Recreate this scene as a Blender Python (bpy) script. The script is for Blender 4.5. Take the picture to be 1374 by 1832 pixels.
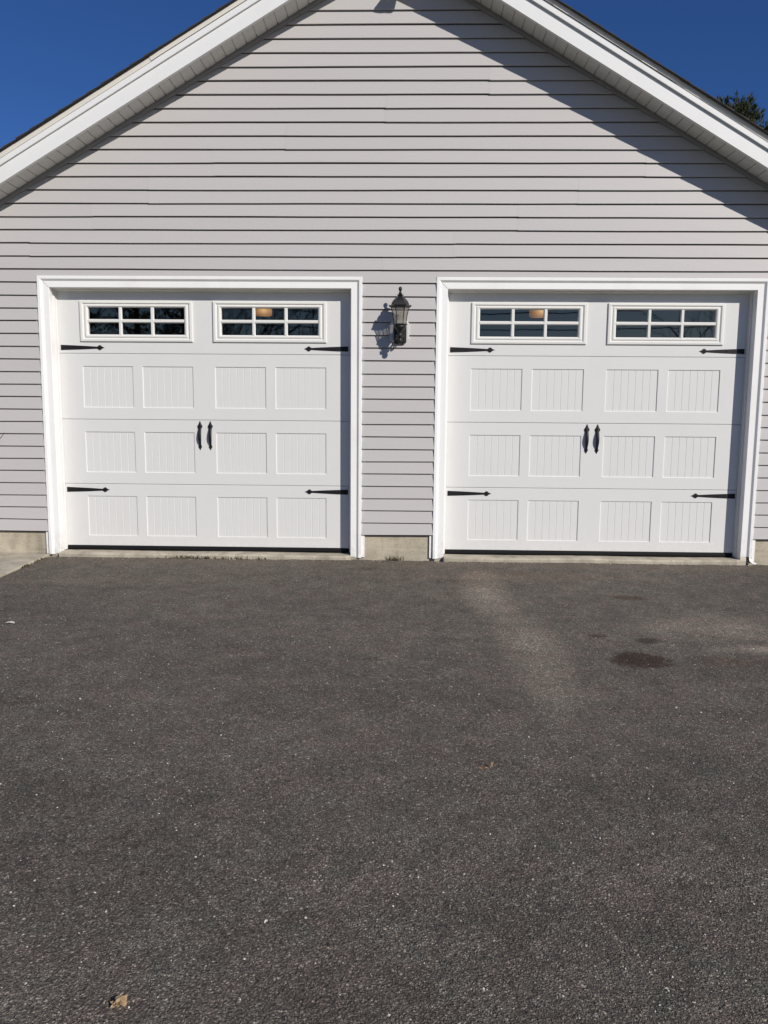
import bpy, bmesh, math, random
from mathutils import Vector, Matrix, Quaternion
random.seed(7)
sc = bpy.context.scene
for o in list(bpy.data.objects):
    bpy.data.objects.remove(o)
COL = sc.collection
ZO = 1.59                     # door-fit height zero -> ground height zero

# ------------------------------------------------------------------ camera
F_PX, CAM = 1415.7, Vector((1.8688, -7.4362, -0.1912 + ZO))
YAW, PITCH, ROLL = -0.0242, -0.1289, 0.0079
cy, sy, cp, sp = math.cos(YAW), math.sin(YAW), math.cos(PITCH), math.sin(PITCH)
fw = Vector((sy * cp, cy * cp, sp)); r0 = Vector((cy, -sy, 0)); u0 = r0.cross(fw)
cr, sr = math.cos(ROLL), math.sin(ROLL)
rt = r0 * cr + u0 * sr; up = u0 * cr - r0 * sr
camd = bpy.data.cameras.new('camera'); cam = bpy.data.objects.new('camera', camd); COL.objects.link(cam)
camd.sensor_fit = 'AUTO'; camd.sensor_width = 36.0; camd.lens = F_PX / 1832 * 36.0
camd.clip_start = 0.05; camd.clip_end = 2000
m = Matrix.Identity(4)
for i in range(3):
    m[i][0], m[i][1], m[i][2], m[i][3] = rt[i], up[i], -fw[i], CAM[i]
cam.matrix_world = m
sc.camera = cam

# ------------------------------------------------------------------ sky and sun
SUN = Vector((0.88, -1.0, 0.80)).normalized()
world = bpy.data.worlds.new('World'); sc.world = world; world.use_nodes = True
wn = world.node_tree.nodes; wl = world.node_tree.links; wn.clear()
sky = wn.new('ShaderNodeTexSky'); sky.sky_type = 'NISHITA'; sky.sun_disc = False
sky.sun_elevation = math.asin(SUN.z); sky.sun_rotation = math.atan2(SUN.x, SUN.y)
sky.altitude = 1800; sky.air_density = 1.0; sky.dust_density = 1.6; sky.ozone_density = 6.0
bg = wn.new('ShaderNodeBackground'); bg.inputs['Strength'].default_value = 0.085
wo = wn.new('ShaderNodeOutputWorld')
tint = wn.new('ShaderNodeMix'); tint.data_type = 'RGBA'; tint.blend_type = 'MULTIPLY'; tint.inputs[0].default_value = 1.0
tco = wn.new('ShaderNodeTexCoord'); sep_ = wn.new('ShaderNodeSeparateXYZ'); wl.new(tco.outputs['Generated'], sep_.inputs[0])
hz = wn.new('ShaderNodeValToRGB'); wl.new(sep_.outputs['Z'], hz.inputs[0])
hz.color_ramp.elements[0].position = 0.11; hz.color_ramp.elements[0].color = (.88, .80, .70, 1)     # pale air low down
hz.color_ramp.elements[1].position = 0.27; hz.color_ramp.elements[1].color = (.40, .60, .88, 1)     # deep winter blue above
wl.new(hz.outputs[0], tint.inputs[7])
wl.new(sky.outputs[0], tint.inputs[6]); wl.new(tint.outputs[2], bg.inputs['Color']); wl.new(bg.outputs[0], wo.inputs['Surface'])
ld = bpy.data.lights.new('sun', 'SUN'); ld.energy = 4.2; ld.angle = math.radians(0.5); ld.color = (1.0, 0.945, 0.865)
lo = bpy.data.objects.new('sun', ld); COL.objects.link(lo)
lo.rotation_mode = 'QUATERNION'; lo.rotation_quaternion = SUN.to_track_quat('Z', 'Y'); lo.location = (8, -10, 9)
sc.view_settings.view_transform = 'Standard'; sc.view_settings.look = 'None'
sc.view_settings.exposure = 0.0; sc.view_settings.gamma = 1.0

# ------------------------------------------------------------------ mesh helpers
class MB:
    def __init__(s): s.v = []; s.f = []; s.mi = []
    def vert(s, p): s.v.append(tuple(p)); return len(s.v) - 1
    def face(s, pts, mi=0):
        s.f.append([s.vert(p) for p in pts]); s.mi.append(mi)
    def idx(s, ids, mi=0): s.f.append(list(ids)); s.mi.append(mi)
    def box(s, x0, x1, y0, y1, z0, z1, mi=0):
        b = len(s.v)
        for z in (z0, z1):
            for x, y in ((x0, y0), (x1, y0), (x1, y1), (x0, y1)): s.vert((x, y, z))
        for q in ((0, 3, 2, 1), (4, 5, 6, 7), (0, 1, 5, 4), (1, 2, 6, 5), (2, 3, 7, 6), (3, 0, 4, 7)):
            s.idx([b + i for i in q], mi)
    def prism(s, poly, d, mi=0):
        """poly: list of 3d points, d: extrusion vector"""
        n = len(poly); b = len(s.v)
        for p in poly: s.vert(p)
        for p in poly: s.vert((p[0] + d[0], p[1] + d[1], p[2] + d[2]))
        s.idx(range(b, b + n), mi); s.idx(range(b + 2 * n - 1, b + n - 1, -1), mi)
        for i in range(n):
            j = (i + 1) % n; s.idx((b + i, b + n + i, b + n + j, b + j), mi)
    def tube(s, pts, rad, seg=6, cap=True, mi=0):
        pts = [Vector(p) for p in pts]; rings = []
        for i, p in enumerate(pts):
            d = (pts[min(i + 1, len(pts) - 1)] - pts[max(i - 1, 0)])
            if d.length < 1e-9: d = Vector((0, 0, 1))
            q = d.normalized().to_track_quat('Z', 'Y')
            r = rad[i] if isinstance(rad, (list, tuple)) else rad
            rings.append([s.vert(p + q @ Vector((r * math.cos(2 * math.pi * k / seg), r * math.sin(2 * math.pi * k / seg), 0))) for k in range(seg)])
        for a, b in zip(rings, rings[1:]):
            for k in range(seg): s.idx((a[k], a[(k + 1) % seg], b[(k + 1) % seg], b[k]), mi)
        if cap: s.idx(rings[0][::-1], mi); s.idx(rings[-1], mi)
    def lathe(s, prof, c, seg=16, rot=0.0, mi=0, cap=True):
        rings = []
        for r, z in prof:
            rings.append([s.vert((c[0] + r * math.cos(rot + 2 * math.pi * k / seg), c[1] + r * math.sin(rot + 2 * math.pi * k / seg), c[2] + z)) for k in range(seg)])
        for a, b in zip(rings, rings[1:]):
            for k in range(seg): s.idx((a[k], a[(k + 1) % seg], b[(k + 1) % seg], b[k]), mi)
        if cap: s.idx(rings[0][::-1], mi); s.idx(rings[-1], mi)
    def build(s, name, mats, parent=None, smooth=False, recalc=True, weld=True):
        me = bpy.data.meshes.new(name); me.from_pydata(s.v, [], s.f)
        if not isinstance(mats, (list, tuple)): mats = [mats]
        for mm in mats: me.materials.append(mm)
        for p, mi in zip(me.polygons, s.mi): p.material_index = mi; p.use_smooth = smooth
        if recalc or weld:
            bm = bmesh.new(); bm.from_mesh(me)
            if weld: bmesh.ops.remove_doubles(bm, verts=bm.verts, dist=1e-5)
            if recalc: bmesh.ops.recalc_face_normals(bm, faces=bm.faces)
            bm.to_mesh(me); bm.free()
        me.update()
        o = bpy.data.objects.new(name, me); COL.objects.link(o)
        if parent: o.parent = parent
        return o
def bevel(o, w, seg=2, ang=35):
    b = o.modifiers.new('bevel', 'BEVEL'); b.width = w; b.segments = seg; b.limit_method = 'ANGLE'; b.angle_limit = math.radians(ang)
    return o
def tag(o, label=None, cat=None, group=None, kind=None):
    if label: o['label'] = label
    if cat: o['category'] = cat
    if group: o['group'] = group
    if kind: o['kind'] = kind
    return o
def thing(name, label, cat, loc=(0, 0, 0), group=None):
    o = bpy.data.objects.new(name, None); COL.objects.link(o); o.location = loc; o.empty_display_size = .2
    return tag(o, label, cat, group)
def copy_tree(o, parent=None):
    c = o.copy(); COL.objects.link(c)
    if parent: c.parent = parent
    for ch in [k for k in bpy.data.objects if k.parent == o]: copy_tree(ch, c)
    return c

# ------------------------------------------------------------------ materials
class NT:
    def __init__(s, name):
        s.m = bpy.data.materials.new(name); s.m.use_nodes = True
        s.n = s.m.node_tree.nodes; s.l = s.m.node_tree.links
        s.b = s.n['Principled BSDF']; s.out = s.n['Material Output']
    def node(s, t, **kw):
        n = s.n.new(t)
        for k, v in kw.items():
            if k.startswith('i_'): n.inputs[k[2:]].default_value = v
            else: setattr(n, k, v)
        return n
    def link(s, a, b): s.l.new(a, b)
    def pos(s, scale=(1, 1, 1)):
        tc = s.node('ShaderNodeTexCoord'); mp = s.node('ShaderNodeMapping'); mp.inputs['Scale'].default_value = scale
        s.link(tc.outputs['Object'], mp.inputs['Vector']); return mp.outputs[0]
    def noise(s, vec, scale, detail=3, rough=.5):
        n = s.node('ShaderNodeTexNoise'); n.inputs['Scale'].default_value = scale; n.inputs['Detail'].default_value = detail
        n.inputs['Roughness'].default_value = rough; s.link(vec, n.inputs['Vector']); return n.outputs['Fac']
    def ramp(s, fac, stops, interp='LINEAR'):
        r = s.node('ShaderNodeValToRGB'); cr_ = r.color_ramp; cr_.interpolation = interp
        while len(cr_.elements) < len(stops): cr_.elements.new(.5)
        for e, (p, c) in zip(cr_.elements, stops):
            e.position = p; e.color = (c, c, c, 1) if isinstance(c, (int, float)) else (*c, 1)
        s.link(fac, r.inputs[0]); return r.outputs[0]
    def mix(s, fac, a, b, mode='MIX'):
        n = s.node('ShaderNodeMix', data_type='RGBA', blend_type=mode)
        for sock, v in ((n.inputs[0], fac), (n.inputs[6], a), (n.inputs[7], b)):
            if isinstance(v, (int, float)): sock.default_value = v
            elif isinstance(v, tuple): sock.default_value = (*v, 1)
            else: s.link(v, sock)
        return n.outputs[2]
    def math(s, op, a, b=None, clamp=False):
        n = s.node('ShaderNodeMath', operation=op, use_clamp=clamp)
        for sock, v in zip(n.inputs, (a, b)):
            if v is None: continue
            if isinstance(v, (int, float)): sock.default_value = v
            else: s.link(v, sock)
        return n.outputs[0]
    def bump(s, h, strength=.3, dist=.01, prev=None):
        n = s.node('ShaderNodeBump'); n.inputs['Strength'].default_value = strength; n.inputs['Distance'].default_value = dist
        s.link(h, n.inputs['Height'])
        if prev: s.link(prev, n.inputs['Normal'])
        return n.outputs[0]
    def done(s, col=None, rough=None, normal=None, **kw):
        if col is not None:
            if isinstance(col, tuple): s.b.inputs['Base Color'].default_value = (*col, 1)
            else: s.link(col, s.b.inputs['Base Color'])
        if rough is not None:
            if isinstance(rough, (int, float)): s.b.inputs['Roughness'].default_value = rough
            else: s.link(rough, s.b.inputs['Roughness'])
        if normal is not None: s.link(normal, s.b.inputs['Normal'])
        for k, v in kw.items(): s.b.inputs[k.replace('_', ' ')].default_value = v
        return s.m

def mat_siding():
    t = NT('vinyl_siding')
    geo = t.node('ShaderNodeNewGeometry')
    grain = t.noise(t.pos((6, 6, 160)), 6, 3); wave = t.noise(t.pos((1.1, 1, 5)), 1.6, 2)
    dirt = t.noise(t.pos((.7, 1, 1.4)), 1.2, 4)
    isl = t.ramp(geo.outputs['Random Per Island'], [(0, (.492, .470, .465)), (1, (.512, .490, .484))])
    c = t.mix(t.ramp(dirt, [(.35, 0.0), (.75, .5)]), isl, (.50, .48, .465))
    nb = t.bump(grain, .12, .002); nb = t.bump(wave, .35, .006, nb)
    return t.done(c, .5, nb, Specular_IOR_Level=.35)
def mat_white(name, col, rough=.4, wave=.1, dirt=(.6, .58, .53), dirtamt=.25, grain=None, spec=.4, mud=.5):
    t = NT(name)
    w = t.noise(t.pos((1, 1, 1)), 4, 2); d = t.noise(t.pos((1, 1, .6)), 3.2, 5, .65)
    c = t.mix(t.ramp(d, [(.5, 0.0), (.8, dirtamt)]), col, dirt)
    sx = t.node('ShaderNodeSeparateXYZ'); t.link(t.pos(), sx.inputs[0])
    spl = t.math('MULTIPLY', t.ramp(sx.outputs[2], [(.03, 1.0), (.32, 0.0)]), t.ramp(t.noise(t.pos((1, 1, .5)), 26, 5, .75), [(.42, 0.0), (.72, mud)]))
    c = t.mix(spl, c, (.36, .33, .28))      # mud splashed up from the driveway
    nb = t.bump(w, wave, .004)
    if grain: nb = t.bump(t.noise(t.pos(grain), 1, 3, .6), .22, .0014, nb)
    return t.done(c, rough, nb, Specular_IOR_Level=spec)
def mat_concrete(name, base=(.36, .335, .28)):
    t = NT(name)
    p = t.pos()
    a = t.noise(p, 5, 5, .6); b = t.noise(p, 90, 3, .6); st = t.noise(t.pos((3, 3, .6)), 2.5, 4)
    c = t.mix(t.ramp(a, [(.32, 0.0), (.68, 1.0)]), tuple(x * .66 for x in base), tuple(x * 1.16 for x in base))
    c = t.mix(t.ramp(b, [(.35, 0.0), (.7, .35)]), c, tuple(x * 1.5 for x in base))
    c = t.mix(t.ramp(st, [(.50, 0.0), (.68, .5)]), c, (.17, .15, .115))
    ly = t.noise(t.pos((.8, 1, 9)), 4, 4, .6); c = t.mix(t.ramp(ly, [(.5, 0.0), (.66, .35)]), c, tuple(x * 1.3 for x in base))
    v = t.node('ShaderNodeTexVoronoi'); v.inputs['Scale'].default_value = 28; t.link(p, v.inputs['Vector'])
    pit = t.ramp(v.outputs['Distance'], [(.06, 0.0), (.14, 1.0)])
    c = t.mix(t.math('SUBTRACT', 1.0, pit), c, tuple(x * .45 for x in base))
    nb = t.bump(b, .5, .004); nb = t.bump(pit, .5, .004, nb)
    return t.done(c, .9, nb)
def mat_asphalt():
    t = NT('worn_asphalt')
    p = t.pos()
    def vor(scale, feat='F1', vec=p):
        v = t.node('ShaderNodeTexVoronoi', feature=feat); v.inputs['Scale'].default_value = scale; t.link(vec, v.inputs['Vector']); return v
    warp = t.node('ShaderNodeTexNoise'); warp.inputs['Scale'].default_value = 60; t.link(p, warp.inputs['Vector'])
    wv = t.node('ShaderNodeVectorMath', operation='SCALE'); wv.inputs['Scale'].default_value = .012; t.link(warp.outputs['Color'], wv.inputs[0])
    ad = t.node('ShaderNodeVectorMath', operation='ADD'); t.link(p, ad.inputs[0]); t.link(wv.outputs[0], ad.inputs[1])
    v1 = vor(128, vec=ad.outputs[0]); v2 = vor(290, vec=ad.outputs[0]); v3 = vor(40)
    sep = t.node('ShaderNodeSeparateColor'); t.link(v1.outputs['Color'], sep.inputs[0])
    sep2 = t.node('ShaderNodeSeparateColor'); t.link(v2.outputs['Color'], sep2.inputs[0])
    stone = t.ramp(sep.outputs[0], [(0, (.044, .041, .037)), (.4, (.088, .082, .074)), (.75, (.150, .139, .126)), (.93, (.215, .198, .180)), (.978, (.40, .37, .33)), (1, (.66, .62, .56))])
    fine = t.ramp(sep2.outputs[1], [(0, (.034, .031, .028)), (.5, (.108, .099, .090)), (.90, (.205, .190, .172)), (.975, (.50, .47, .42))])
    c = t.mix(.56, stone, fine)
    gap = t.ramp(v1.outputs['Distance'], [(.30, 0.0), (.62, 1.0)])                       # black binder between the stones
    c = t.mix(t.math('MULTIPLY', gap, .55), c, (.034, .031, .029))
    pits = t.ramp(t.noise(p, 62, 3, .75), [(.56, 0.0), (.68, 1.0)])
    c = t.mix(t.math('MULTIPLY', pits, .72), c, (.036, .033, .030))
    hue = t.ramp(t.noise(p, 7, 2, .6), [(.38, (1.05, .985, .96)), (.62, (.96, 1.0, .96))])
    c = t.mix(1.0, c, hue, 'MULTIPLY')
    # wear, dust and stains (they have shapes of their own)
    big = t.noise(t.pos((.55, .8, 1)), 1.3, 5, .6)
    c = t.mix(1.0, c, t.ramp(big, [(.3, (.84, .83, .83)), (.55, (1, .99, .98)), (.78, (1.17, 1.15, 1.12))]), 'MULTIPLY')
    mid = t.noise(p, 5.5, 4, .65)
    c = t.mix(1.0, c, t.ramp(mid, [(.3, .77), (.7, 1.22)]), 'MULTIPLY')
    c = t.mix(1.0, c, t.ramp(t.noise(p, 19, 4, .7), [(.3, .84), (.7, 1.16)]), 'MULTIPLY')
    sx = t.node('ShaderNodeSeparateXYZ'); t.link(p, sx.inputs[0]); X, Y = sx.outputs[0], sx.outputs[1]
    jit = t.math('MULTIPLY', t.math('SUBTRACT', t.noise(p, 11, 6, .8), .5), 1.5)
    def blob(cx, cyy, rx, ry, soft=.35, j=1.0):
        dx = t.math('DIVIDE', t.math('SUBTRACT', X, cx), rx); dy = t.math('DIVIDE', t.math('SUBTRACT', Y, cyy), ry)
        d = t.math('SQRT', t.math('ADD', t.math('MULTIPLY', dx, dx), t.math('MULTIPLY', dy, dy)))
        d = t.math('ADD', d, t.math('MULTIPLY', jit, j))
        return t.ramp(d, [(1 - soft, 1.0), (1.0, 0.0)])
    for (bx, by, rx, ry, soft, col, k, j) in ((2.52, -1.30, .24, 1.0, .95, (.240, .236, .230), .8, .4), (2.66, -2.7, .24, 1.1, .95, (.220, .216, .210), .8, .5), (2.75, -3.6, .5, .8, .95, (.135, .133, .130), .6, .8), (4.05, -2.25, .8, .42, .9, (.215, .21, .204), .8, .5),
            (4.2, -2.72, .6, .12, .8, (.26, .253, .244), .8, .5), (-.6, -1.1, 1.4, .25, .9, (.145, .14, .135), .45, 1.0), (2.9, -.75, 1.2, .22, .9, (.145, .125, .105), .6, 1.0),
            (3.255, -2.95, .20, .165, .3, (.036, .024, .016), .97, 1.0), (3.6, -1.46, .17, .09, .5, (.055, .038, .028), .8, 1.0),
            (3.42, -2.57, .11, .07, .5, (.038, .030, .024), .85, 1.0), (3.13, -2.48, .075, .06, .5, (.038, .030, .024), .8, 1.0),
            (3.75, -2.95, .28, .13, .7, (.075, .053, .043), .6, 1.0), (1.7, -3.0, .07, .05, .5, (.05, .045, .04), .7, 1.0), (2.4, -1.0, .35, .18, .7, (.06, .052, .046), .5, 1.0),
            (1.6, -.55, .25, .1, .7, (.055, .05, .045), .5, 1.0), (2.21, -4.35, .03, .025, .5, (.23, .13, .07), .6, 1.0)):
        f = t.math('MULTIPLY', blob(bx, by, rx, ry, soft, j), k)
        c = t.mix(f, c, t.mix(1.0, c, tuple(v / .105 for v in col), 'MULTIPLY'))
    edge = t.math('ADD', t.math('MULTIPLY', Y, 1.0), t.math('MULTIPLY', jit, .35))
    c = t.mix(t.math('MULTIPLY', t.ramp(t.math('ADD', edge, 1.0), [(.45, 0.0), (.95, 1.0)]), .45), c, (.15, .122, .092))
    c = t.mix(1.0, c, (1.46, 1.385, 1.305), 'MULTIPLY')
    # relief: crowded stones with gaps
    h1 = t.math('SUBTRACT', 1.0, v1.outputs['Distance']); h2 = t.math('SUBTRACT', 1.0, v2.outputs['Distance'])
    hh = t.math('ADD', t.math('MULTIPLY', t.math('MULTIPLY', h1, t.math('ADD', sep.outputs[1], .4)), 1.0), t.math('MULTIPLY', h2, .45))
    hh = t.math('SUBTRACT', hh, t.math('MULTIPLY', pits, .8))
    nb = t.bump(hh, 1.0, .0062); nb = t.bump(t.noise(p, 22, 3), .5, .012, nb)
    rr = t.ramp(sep.outputs[2], [(0, .65), (1, .95)])
    return t.done(c, rr, nb, Specular_IOR_Level=.3)
def mat_plain(name, col, rough=.5, metal=0.0, var=.12, bump=.15, scale=30, spec=.5):
    t = NT(name); n = t.noise(t.pos(), scale, 4, .6)
    c = t.mix(n, tuple(x * (1 - var) for x in col), tuple(min(1, x * (1 + var)) for x in col))
    return t.done(c, rough, t.bump(n, bump, .002), Metallic=metal, Specular_IOR_Level=spec)
def mat_glass(name, tint=(.9, .92, .92), refl=1.0, wav=0.0, ior=1.52):
    t = NT(name); t.n.remove(t.b)
    fr = t.node('ShaderNodeFresnel'); gm = t.node('ShaderNodeNewGeometry')      # one sheet stands for both faces of the pane
    mi = t.node('ShaderNodeMix', data_type='FLOAT'); t.link(gm.outputs['Backfacing'], mi.inputs[0]); mi.inputs[2].default_value = ior; mi.inputs[3].default_value = 1 / ior
    t.link(mi.outputs[0], fr.inputs['IOR'])
    tr = t.node('ShaderNodeBsdfTransparent'); tr.inputs[0].default_value = (*tint, 1)
    gl = t.node('ShaderNodeBsdfGlossy'); gl.inputs['Roughness'].default_value = 0.01; gl.inputs[0].default_value = (refl, refl, refl, 1)
    if wav:
        nb = t.bump(t.noise(t.pos(), 2.5, 2), wav, .004); t.link(nb, gl.inputs['Normal'])
    mx = t.node('ShaderNodeMixShader'); t.link(fr.outputs[0], mx.inputs[0]); t.link(tr.outputs[0], mx.inputs[1]); t.link(gl.outputs[0], mx.inputs[2])
    t.link(mx.outputs[0], t.out.inputs['Surface']); return t.m
def mat_seeded(name):
    t = NT(name); t.n.remove(t.b)
    tr = t.node('ShaderNodeBsdfTransparent'); tr.inputs[0].default_value = (.78, .77, .74, 1)
    tl = t.node('ShaderNodeBsdfTranslucent'); tl.inputs[0].default_value = (.72, .69, .63, 1)
    df = t.node('ShaderNodeBsdfDiffuse'); df.inputs[0].default_value = (.42, .40, .36, 1)
    gl = t.node('ShaderNodeBsdfGlossy'); gl.inputs['Roughness'].default_value = .08
    nb = t.bump(t.noise(t.pos(), 70, 3), .4, .003)
    for n in (tl, df, gl): t.link(nb, n.inputs['Normal'])
    a = t.node('ShaderNodeMixShader'); a.inputs[0].default_value = .5; t.link(tl.outputs[0], a.inputs[1]); t.link(df.outputs[0], a.inputs[2])
    b = t.node('ShaderNodeMixShader'); t.link(t.ramp(t.noise(t.pos(), 26, 3), [(.3, .18), (.7, .40)]), b.inputs[0]); t.link(tr.outputs[0], b.inputs[1]); t.link(a.outputs[0], b.inputs[2])
    c = t.node('ShaderNodeMixShader'); c.inputs[0].default_value = .06; t.link(b.outputs[0], c.inputs[1]); t.link(gl.outputs[0], c.inputs[2])
    t.link(c.outputs[0], t.out.inputs['Surface']); return t.m
def mat_foliage(name, dark, light, scale=1.4):
    t = NT(name); geo = t.node('ShaderNodeNewGeometry')
    n = t.noise(t.pos(), scale, 3)
    c = t.mix(geo.outputs['Random Per Island'], dark, light)
    c = t.mix(t.ramp(n, [(.35, .5), (.65, 0.0)]), c, tuple(x * .7 for x in dark))
    return t.done(c, .7, None, Specular_IOR_Level=.2)
def mat_grit(name):
    t = NT(name); geo = t.node('ShaderNodeNewGeometry')
    return t.done(t.ramp(geo.outputs['Random Per Island'], [(0, (.045, .04, .036)), (.45, (.12, .108, .096)), (.80, (.26, .235, .20)), (.93, (.55, .52, .46)), (1, (.72, .69, .63))]), .85)
def mat_ground():
    t = NT('winter_lawn'); p = t.pos()
    c = t.mix(t.ramp(t.noise(p, 1.2, 6, .7), [(.35, 0.0), (.65, 1.0)]), (.055, .075, .025), (.15, .13, .065))
    return t.done(c, .95, t.bump(t.noise(p, 40, 4, .7), .8, .03))
def mat_emit(name, col, strength):
    t = NT(name); n = t.noise(t.pos(), 20, 2)
    tc = t.node('ShaderNodeTexCoord'); sx = t.node('ShaderNodeSeparateXYZ'); t.link(tc.outputs['Generated'], sx.inputs[0])
    # the bulb sits low in the drum: the fabric glows most around it and fades towards the rims
    dx = t.math('MULTIPLY', t.math('SUBTRACT', sx.outputs[0], .62), .95); dz = t.math('SUBTRACT', sx.outputs[2], .36)
    d = t.math('SQRT', t.math('ADD', t.math('MULTIPLY', dx, dx), t.math('MULTIPLY', dz, dz)))
    t.link(t.math('MULTIPLY', t.ramp(d, [(.05, 1.0), (.35, .55), (.68, .12)]), strength), t.b.inputs['Emission Strength'])
    t.link(t.ramp(d, [(.05, (1.0, .60, .25)), (.5, (.80, .34, .09))]), t.b.inputs['Emission Color'])
    return t.done((.35, .22, .12), .6, t.bump(n, .1, .001))

M = dict(
    siding=mat_siding(),
    trim=mat_white('white_vinyl_trim', (.88, .87, .855), .38, .08, (.62, .60, .55), .3),
    door=mat_white('embossed_white_door', (.70, .695, .68), .42, .12, (.60, .585, .55), .2, grain=(28, 30, 420), spec=.5, mud=.18),
    winframe=mat_white('white_window_frame', (.74, .73, .70), .4, .05, (.6, .57, .52), .2),
    fascia=mat_white('white_fascia_metal', (.80, .80, .79), .35, .25, (.62, .6, .56), .25),
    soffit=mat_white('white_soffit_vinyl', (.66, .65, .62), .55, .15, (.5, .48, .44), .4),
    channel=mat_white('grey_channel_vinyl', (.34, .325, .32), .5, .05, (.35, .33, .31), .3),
    drip=mat_white('drip_edge_metal', (.70, .665, .60), .4, .1, (.5, .47, .4), .3),
    shingle=mat_plain('asphalt_shingle', (.05, .047, .047), .9, 0, .5, .8, 160),
    concrete=mat_concrete('weathered_concrete', (.44, .385, .295)),
    slab=mat_concrete('concrete_slab', (.42, .375, .295)),
    asphalt=mat_asphalt(),
    rubber=mat_plain('black_rubber_seal', (.006, .006, .007), .7, spec=.2),
    iron=mat_plain('black_painted_iron', (.010, .009, .011), .5, .0, .3, .5, 220, .3),
    bronze=mat_plain('black_lantern_metal', (.012, .0125, .013), .42, .0, .4, .6, 160, .5),
    block=mat_white('grey_white_block', (.60, .60, .59), .5, .1, (.5, .48, .45), .3),
    glass=mat_glass('window_glass', (.80, .82, .82), 1.0, .08, 2.05),
    lampglass=mat_seeded('seeded_lantern_glass'),
    bulb=mat_glass('clear_bulb', (.92, .91, .88), 1.0, .1),
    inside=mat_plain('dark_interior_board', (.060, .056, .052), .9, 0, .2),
    shade=mat_emit('amber_lamp_shade', (.80, .36, .10), .95),
    wood=mat_plain('raw_pine_wood', (.66, .59, .48), .8, 0, .2, .4, 40),
    bark=mat_plain('grey_bark', (.075, .062, .052), .95, 0, .4, .9, 14),
    needle=mat_foliage('pine_needles', (.036, .046, .024), (.115, .122, .058)),
    weed=mat_foliage('olive_weeds', (.055, .048, .020), (.17, .140, .065), 12),
    twig=mat_plain('brown_twig', (.06, .045, .035), .9),
    lawn=mat_ground(),
    pebble=mat_grit('mixed_grit'),
    paper=mat_plain('pale_scrap', (.50, .48, .42), .8),
    leaf=mat_plain('tan_dead_leaf', (.47, .32, .17), .85, 0, .4, .5, 60),
    stone=mat_plain('pale_stone', (.55, .53, .49), .85),
    pole=mat_plain('weathered_pole_wood', (.11, .085, .065), .95, 0, .3, .6, 12),
    wire=mat_plain('black_wire', (.02, .02, .02), .6),
    lampwhite=mat_plain('white_enamel', (.7, .7, .68), .4),
)

# ------------------------------------------------------------------ ground, driveway, slabs
SL = 0.012
def gz(y): return SL * max(min(y + .1, 0), -25)
def sheet(name, xs, ys, dz, mat, kind='structure', skip=None):
    b = MB()
    for x0, x1 in zip(xs, xs[1:]):
        for y0, y1 in zip(ys, ys[1:]):
            b.face([(x0, y0, gz(y0) + dz), (x1, y0, gz(y0) + dz), (x1, y1, gz(y1) + dz), (x0, y1, gz(y1) + dz)])
    o = b.build(name, mat); return tag(o, kind=kind)
sheet('ground', [-500, 500], [-500, -25.1, -.1, 500], -.02, M['lawn'])
# driveway: with a slightly ragged back edge against the concrete
b = MB(); xs = [-1.47 + i * .05 for i in range(0, 155)]
for i in range(len(xs) - 1):
    pts = []
    x0, x1 = xs[i], xs[i + 1]
    for k, (ya, yb) in enumerate(((-25, -6.5), (-6.5, -1.5), (-1.5, None))):
        f = lambda x: -.168 - .014 * math.sin(x * 3.1) - .012 * math.sin(x * 11.7) - .010 * math.sin(x * 29) - .008 * math.sin(x * 47 + 1)
        e0, e1 = (yb, yb) if yb is not None else (f(x0), f(x1))
        b.face([(x0, ya, gz(ya)), (x1, ya, gz(ya)), (x1, e1, gz(e1)), (x0, e0, gz(e0))])
tag(b.build('driveway', M['asphalt']), kind='structure')
b = MB(); b.box(-2.55, -1.475, -9, -.105, -.35, .0, 0)
o = b.build('concrete_walkway', M['slab']); tag(o, kind='structure')
for v in o.data.vertices:
    if v.co.z > -.1: v.co.z = .018 + gz(v.co.y) * .9
    elif v.co.y < -1: v.co.z -= .1
bevel(o, .008)

# ------------------------------------------------------------------ garage
garage = thing('garage', 'pale grey clapboard garage with a front gable and two white doors', 'garage', (1.75, 0, 0))
GINV = Matrix.Translation((-1.75, 0, 0))
def G(b, name, mats, **kw):
    o = b.build(name, mats, None, **kw); o.parent = garage; o.matrix_parent_inverse = GINV; return o
AX, AZ, MP = 1.747, 3.677 + ZO, 0.583          # rake apex (lower fascia edge), pitch
NRM = math.hypot(1, MP); CS, SN = 1 / NRM, MP / NRM
YF = -.41; YB = -.137; YT = -.1205
HW = 3.95; DEPTH = 7.4
DOORS = (0.0, 3.622); OC = (0.003, 3.626); OHW = 1.375; OTOP = .885 + ZO
CW = .103                                       # casing visible width
ZB0 = -1.353 + ZO; EX = .1143

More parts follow.
